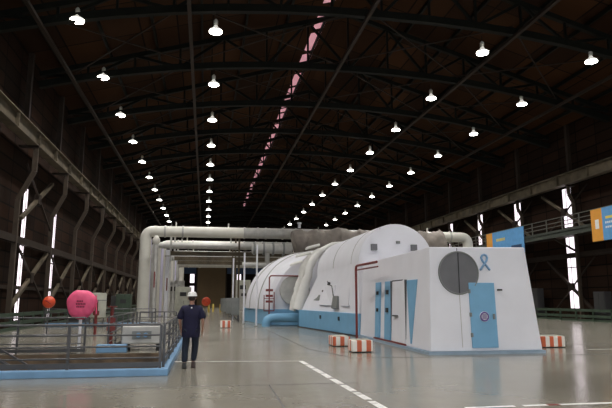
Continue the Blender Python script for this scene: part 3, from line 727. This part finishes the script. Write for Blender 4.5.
# machine beyond the pit
t = thing('oil_pump_unit', 'light grey boxed pump unit with two blue gauges behind the pit railing', 'machine', (-1.95, 19.6, 0))
MB().hull8([(-.62, -.5, .22), (.62, -.5, .22), (.62, .5, .22), (-.62, .5, .22), (-.62, -.42, .78), (.62, -.42, .78), (.62, .5, .78), (-.62, .5, .78)]).build('housing', M['lagging'], t, bevel=.04)
for x in (-.5, .5): MB().box(x-.06, x+.06, -.35, .4, 0, .24).build('foot', M['dark'], t)
for x in (-.10, .12): MB().cyl((x, -.56, .5), (x, -.46, .5), .075, 14).build('gauge', M['kerb'], t)
MB().box(-.3, .3, -.51, -.465, .38, .62).build('gauge_panel', M['grey'], t)
tag(MB().box(-3.25, -2.35, 18.7, 19.0, 0, .24).build('equipment_plinth', M['kerb'], bevel=.02), 'short light blue plinth on the far edge of the pit', 'plinth')
t = thing('red_valve_stand', 'dark red and white valve stand beyond the pit railing', 'valve', (-3.4, 22.5, 0))
MB().cyl((0, 0, 0), (0, 0, 1.35), .06, 10).build('stem', M['redpipe'], t)
for z in (.55, .85): MB().box(-.16, .16, -.1, .1, z-.08, z+.08).build('valve_body', M['redpipe'], t)
MB().lathe([(.17, 1.33), (.17, 1.37)], seg=16).build('hand_wheel', M['redpipe'], t)
t = thing('red_valve_stand', 'thin dark red hydrant post in front of the off-white tank', 'valve', (-4.95, 28.0, 0))
MB().cyl((0, 0, 0), (0, 0, 1.55), .07, 10).build('stem', M['redpipe'], t)
MB().lathe([(.14, .9), (.14, 1.1)], seg=12).build('valve_body', M['redpipe'], t)

# ------------------------------------------------------------------ pink and orange covered discs
t = thing('pink_covered_disc', 'bright pink fabric covered round disc on a white post above the railing', 'covered valve', (-3.89, 19.4, 0))
q = MB(); N = 40; R = []
prof = [(0.02, -.13), (.2, -.14), (.36, -.11), (.45, -.04), (.47, .04), (.42, .11), (.25, .14), (.02, .15)]
for r, y in prof:
    ring = []
    for k in range(N):
        a = 2*PI*k/N; rr = r*(1+.035*math.sin(3*a+.6)+.02*math.sin(7*a))
        if r > .3 and -.9 < a-2*PI*(a > PI) < .15: rr *= .94
        ring.append(q.bm.verts.new((rr*math.cos(a), y+.012*math.sin(9*a)*(r > .3), 1.46+rr*math.sin(a))))
    R.append(ring)
for a_, b_ in zip(R, R[1:]):
    for k in range(N): q.bm.faces.new([a_[k], a_[(k+1) % N], b_[(k+1) % N], b_[k]])
q.bm.faces.new(R[0][::-1]); q.bm.faces.new(R[-1])
q.build('fabric_cover', M['pink'], t, 60)
for r_, (a, b) in enumerate(((-.12, .06), (-.14, .14), (-.12, .10))):
    x = a; q = MB()
    while x < b: q.box(x, x+.035, -.148, -.135, 1.53-r_*.085, 1.585-r_*.085); x += .05
    q.build('dark_print_line', M['maroon'], t)
MB().cyl((0, 0, 0), (0, 0, 1.1), .05, 12).build('post', M['white'], t)
MB().lathe([(.14, 0), (.14, .04)], seg=14).build('post_base', M['grey'], t)
MB().beam((.44, -.03, 1.75), (.47, .0, 1.15), .03).build('drawstring', M['pink'], t)
def ball(x, y, z, r, lb):
    t = thing('orange_ball_marker', lb, 'ball marker', (x, y, 0), 'orange ball markers')
    MB().sphere((0, 0, z), r, (1, .8, 1)).build('ball', M['orange'], t, 60)
    MB().cyl((0, 0, 0), (0, 0, z-r*.9), .035, 8).build('post', M['rail'], t); MB().lathe([(.14, 0), (.14, .03)], seg=12).build('post_base', M['grey'], t)
    MB().tube([(-r*.5, -r*.7, z+r*.3), (0, -r*.82, z+.02), (r*.5, -r*.7, z-r*.3)], .012, 6).build('strap', M['maroon'], t)
ball(-6.99, 27.8, 1.50, .275, 'orange red ball marker on a post left of the pink disc')
ball(.12, 60, 1.42, .46, 'orange red ball marker in front of the far brown door')

# tank, cabinets and clutter at left
t = thing('storage_tank', 'off-white upright tank at the left wall behind the railings', 'tank', (-6.25, 35.9, 0))
MB().lathe([(.05, 2.02), (.42, 2.0), (.46, 1.9), (.46, .6), (.3, .5), (.05, .5)][::-1], seg=24).build('tank_shell', M['tank'], t, 40)
for a in range(3): MB().beam((.33*math.cos(a*2.1), .33*math.sin(a*2.1), 0), (.33*math.cos(a*2.1), .33*math.sin(a*2.1), .62), .06).build('leg', M['rail'], t)
MB().lathe([(.48, 1.55), (.48, 1.6)], seg=24).build('tank_band', M['grey'], t)
for i, (x, y, w_, h, m, lb) in enumerate(((-5.6, 42, 1.0, 2.0, 'green', 'dark green cabinet left of the cream pipe risers'), (-6.6, 46, .9, 1.9, 'darkcab', 'dark cabinet farther back near the left wall'),
                                          (-2.2, 60, 1.6, 2.9, 'tank', 'pale control cabinet with dark window left of the far door'), (-3.5, 68, 2.2, 3.8, 'lagging', 'pale boxed duct under the pipes in the distance'),
                                          (5.9, 90, 2.0, 3.2, 'lagging', 'pale machine cabinet right of the far brown door'), (6.4, 100, 2.6, 5.0, 'tank', 'tall pale machine casing right of the far brown door'),
                                          (-8.2, 40.5, 1.2, 1.4, 'darkcab', 'low dark cabinet at the left wall behind the tank'))):
    t = thing('machine_cabinet', lb, 'cabinet', (x, y, 0), 'machine cabinets')
    MB().box(-w_/2, w_/2, -.4, .4, .06, h).build('body', M[m], t, bevel=.02)
    MB().box(-w_/2+.03, w_/2-.03, -.37, .37, 0, .06).build('plinth', M['dark'], t)
    MB().box(-w_/2+.06, -.01, -.43, -.4, .12, h-.08).build('door', M[m], t); MB().box(.01, w_/2-.06, -.43, -.4, .12, h-.08).build('door', M[m], t)
    MB().box(-w_*.2, w_*.2, -.45, -.43, h*.68, h*.82).build('dark_window', M['dark'], t)
    MB().box(.05, .08, -.46, -.43, h*.42, h*.52).build('handle', M['rail'], t)
for i, (x, y) in enumerate(((.5, 75), (1.1, 78), (2.0, 75), (2.9, 72), (3.1, 66))):
    t = thing('yellow_bollard', 'yellow bollard before the far door, %s from the left' % ['first', 'second', 'third', 'fourth', 'fifth'][i], 'bollard', (x, y, 0), 'yellow bollards')
    MB().lathe([(.13, 0), (.13, 1.0 if i < 3 else 1.5), (.08, 1.08 if i < 3 else 1.58)], seg=12).build('post', M['yellow'], t, 40); MB().lathe([(.22, 0), (.22, .03)], seg=12).build('base_plate', M['grey'], t)
for i, (x, y) in enumerate(((2.0, 47), (2.2, 42.6), (1.9, 53), (1.85, 59))):
    t = thing('local_control_box', 'grey local control box on posts beside the hood railing, %s from the camera' % nth([1, 0, 2, 3][i]), 'control box', (x, y, 0), 'local control boxes')
    MB().box(-.3, .3, -.12, .12, .5, 1.75).build('box', M['grey'], t, bevel=.02); MB().box(-.25, .25, -.14, -.12, .56, 1.69).build('cover', M['grey'], t)
    for xx in (-.22, .22): MB().box(xx-.03, xx+.03, -.03, .03, 0, .52).build('leg', M['rail'], t)

# ------------------------------------------------------------------ striped barrier blocks
def block(x, y, wx, wy, h, lb):
    t = thing('striped_block', lb, 'barrier', (x, y, 0), 'red and white striped blocks')
    MB().box(-wx/2, wx/2, -wy/2, wy/2, .03, h).build('body', M['stripe'], t, bevel=.02)
    MB().box(-wx/2+.04, wx/2-.04, -wy/2+.04, wy/2-.04, 0, .03).build('foot', M['dark'], t)
    MB().box(-wx/2+.06, wx/2-.06, -wy/2+.06, wy/2-.06, h, h+.02).build('top_pad', M['tank'], t)
block(4.82, 17.65, .66, .55, .37, 'red and white striped block, right one of the pair by the blue skirt')
block(4.72, 20.1, .6, .8, .34, 'red and white striped block, left one of the pair by the blue skirt')
block(11.7, 18.3, .85, .6, .38, 'red and white striped block right of the white enclosure')
block(1.22, 33.9, .62, .5, .42, 'small striped block far down the aisle ahead of the person')

# ------------------------------------------------------------------ person walking away
def skin(name, verts, edges, radii, m, parent, root=0, sub=2):
    me = bpy.data.meshes.new(name); me.from_pydata(verts, edges, []); o = bpy.data.objects.new(name, me); C.objects.link(o)
    md = o.modifiers.new('s', 'SKIN'); md.use_smooth_shade = True
    for i, r in enumerate(radii):
        v = me.skin_vertices[0].data[i]; v.radius = (r, r) if not isinstance(r, tuple) else r; v.use_root = (i == root)
    sb = o.modifiers.new('ss', 'SUBSURF'); sb.levels = sb.render_levels = sub
    me.materials.append(m); o.parent = parent; return o
per = thing('person', 'person in navy shirt, dark jeans and white hard hat walking away', 'person', (-.31, 14.24, 0))
# facing +Y (away); x right. left foot forward-planted, right foot trailing
J = dict(pel=(0, 0, .93), sp=(0, .02, 1.12), ch=(0, .03, 1.32), nk=(0, .02, 1.47), nk2=(0, .03, 1.54), hd=(0, .05, 1.62), ht=(0, .05, 1.70),
         ls=(-.18, .02, 1.40), le=(-.275, -.02, 1.13), lw=(-.25, .12, .93), lh=(-.24, .15, .86),
         rs=(.18, .02, 1.40), re=(.275, -.06, 1.13), rw=(.27, .0, .90), rh=(.265, .03, .83),
         lhp=(-.10, 0, .88), lk=(-.125, .03, .49), la=(-.13, -.06, .10), lt=(-.13, .12, .04),
         rhp=(.10, 0, .88), rk=(.11, .12, .51), ra=(.07, .10, .12), rt=(.08, .28, .05))
names = list(J); idx = {n_: i for i, n_ in enumerate(names)}
ed = [('pel', 'sp'), ('sp', 'ch'), ('ch', 'nk'), ('nk', 'nk2'), ('nk2', 'hd'), ('hd', 'ht'), ('ch', 'ls'), ('ls', 'le'), ('le', 'lw'), ('lw', 'lh'), ('ch', 'rs'), ('rs', 're'), ('re', 'rw'), ('rw', 'rh'),
      ('pel', 'lhp'), ('lhp', 'lk'), ('lk', 'la'), ('la', 'lt'), ('pel', 'rhp'), ('rhp', 'rk'), ('rk', 'ra'), ('ra', 'rt')]
rad = dict(pel=.13, sp=.12, ch=.13, nk=.065, nk2=.055, hd=.085, ht=.075, ls=.062, le=.043, lw=.028, lh=.034, rs=.062, re=.043, rw=.028, rh=.034, lhp=.085, lk=.056, la=.036, lt=.036, rhp=.085, rk=.056, ra=.036, rt=.036)
skin('body', [J[k] for k in names], [(idx[a], idx[b]) for a, b in ed], [rad[k] for k in names], M['skin'], per)
# shirt: torso + half sleeves
sv = [(0, 0, .73), (0, .01, 1.0), (0, .02, 1.15), (0, .02, 1.33), (0, .015, 1.46), (-.19, .01, 1.385), (-.25, -.005, 1.25), (-.28, -.01, 1.12), (.19, .01, 1.385), (.25, -.02, 1.25), (.28, -.04, 1.12)]
skin('shirt', sv, [(0, 1), (1, 2), (2, 3), (3, 4), (3, 5), (5, 6), (6, 7), (3, 8), (8, 9), (9, 10)],
     [(.225, .17), (.235, .17), (.225, .16), (.215, .15), (.085, .085), .10, .095, .088, .10, .095, .088], M['navy'], per, 0)
hem = []
for z, rx_, ry_ in ((.715, .205, .155), (.74, .215, .165), (.85, .218, .165), (1.0, .212, .155), (1.15, .20, .15)):
    hem.append([(rx_*math.cos(a)*(1+.02*math.sin(5*a)), .01+ry_*math.sin(a), z) for a in [2*PI*k/28 for k in range(28)]])
MB().loft(hem).build('shirt_tail', M['navy'], per, 60)
tv = [(0, 0, .92), (-.095, 0, .84), (-.125, .03, .49), (-.13, -.05, .12), (.095, 0, .84), (.11, .11, .51), (.075, .09, .14)]
skin('trousers', tv, [(0, 1), (1, 2), (2, 3), (0, 4), (4, 5), (5, 6)], [(.14, .11), .105, .088, .075, .105, .088, .073], M['jeans'], per, 0)
for s, (ax, ay, az), m, p in ((-1, (-.13, -.03, .0), 'boot', 0), (1, (.078, .12, .0), 'boot2', .0)):
    b = MB(); b.hull8([(ax-.052, ay-.13, .0), (ax+.052, ay-.13, .0), (ax+.052, ay+.18, 0), (ax-.052, ay+.18, 0), (ax-.05, ay-.11, .15), (ax+.05, ay-.11, .15), (ax+.04, ay+.15, .06), (ax-.04, ay+.15, .06)])
    o_ = b.build('boot', M[m], per, bevel=.02)
q = MB(); q.sphere((0, .045, 1.665), .098, (.93, 1.12, 1.15), 20); q.build('hair', M['hair'], per, 60)
# head shape continuous cover: face parts (face turned away)
q = MB(); q.sphere((0, .065, 1.645), .09, (.9, 1.05, 1.22), 20); q.sphere((0, .168, 1.635), .018, (.8, 1, 1.3), 10); q.sphere((-.088, .05, 1.64), .026, (.5, .9, 1.2), 10); q.sphere((.088, .05, 1.64), .026, (.5, .9, 1.2), 10)
q.build('head', M['skin'], per, 60)
hat = MB().lathe([(.125, 0), (.115, .015), (.112, .04), (.098, .08), (.06, .108), (.01, .115)], (0, .05, 1.69), 24).build('hard_hat', M['hat'], per, 60)
MB().box(-.012, .012, -.03, .13, 1.775, 1.812).build('hat_ridge', M['hat'], hat, bevel=.006)
MB().hull8([(-.08, .15, 1.685), (.08, .15, 1.685), (.05, .235, 1.68), (-.05, .235, 1.68), (-.08, .15, 1.70), (.08, .15, 1.70), (.05, .235, 1.692), (-.05, .235, 1.692)]).build('hat_peak', M['hat'], hat)
MB().tube([(-.07, -.045, 1.475), (0, -.07, 1.465), (.07, -.045, 1.475)], .02, 8).build('collar', M['navy'], per)
MB().box(-.015, .015, -.145, -.13, 1.40, 1.43).build('back_label', M['banwhite'], per)
for s, hx, hy, hz in ((-1, -.24, .15, .86), (1, .265, .03, .83)):
    for k, (off, ln) in enumerate(((-.03, .07), (-.01, .08), (.01, .075), (.03, .06))):
        MB().tube([(hx, hy+off, hz-.01), (hx+.005*s, hy+off, hz-.03-ln*.5), (hx-.012*s, hy+off+.004, hz-.03-ln)], [.0105, .0095, .008], 8).build('finger', M['skin'], per, 60)
    MB().tube([(hx, hy+.03, hz+.02), (hx-.01*s, hy+.058, hz-.01), (hx-.015*s, hy+.062, hz-.045)], [.012, .011, .009], 8).build('thumb', M['skin'], per, 60)

# ------------------------------------------------------------------ world, camera, view
wd = bpy.data.worlds.new('world'); bpy.context.scene.world = wd; wd.use_nodes = True
wd.node_tree.nodes['Background'].inputs['Color'].default_value = (.7, .8, 1, 1); wd.node_tree.nodes['Background'].inputs['Strength'].default_value = .3
cam = bpy.data.cameras.new('camera'); co = bpy.data.objects.new('camera', cam); C.objects.link(co)
co.location = (0, 0, 1.6); co.rotation_euler = (PI/2+math.radians(9.6), 0, -math.radians(9.96))
cam.sensor_width = 36; cam.lens = 567/612*36; cam.clip_end = 400
sc = bpy.context.scene; sc.camera = co
sc.view_settings.view_transform = 'Standard'; sc.view_settings.look = 'None'; sc.view_settings.gamma = 1
sc.view_settings.exposure = 0.14
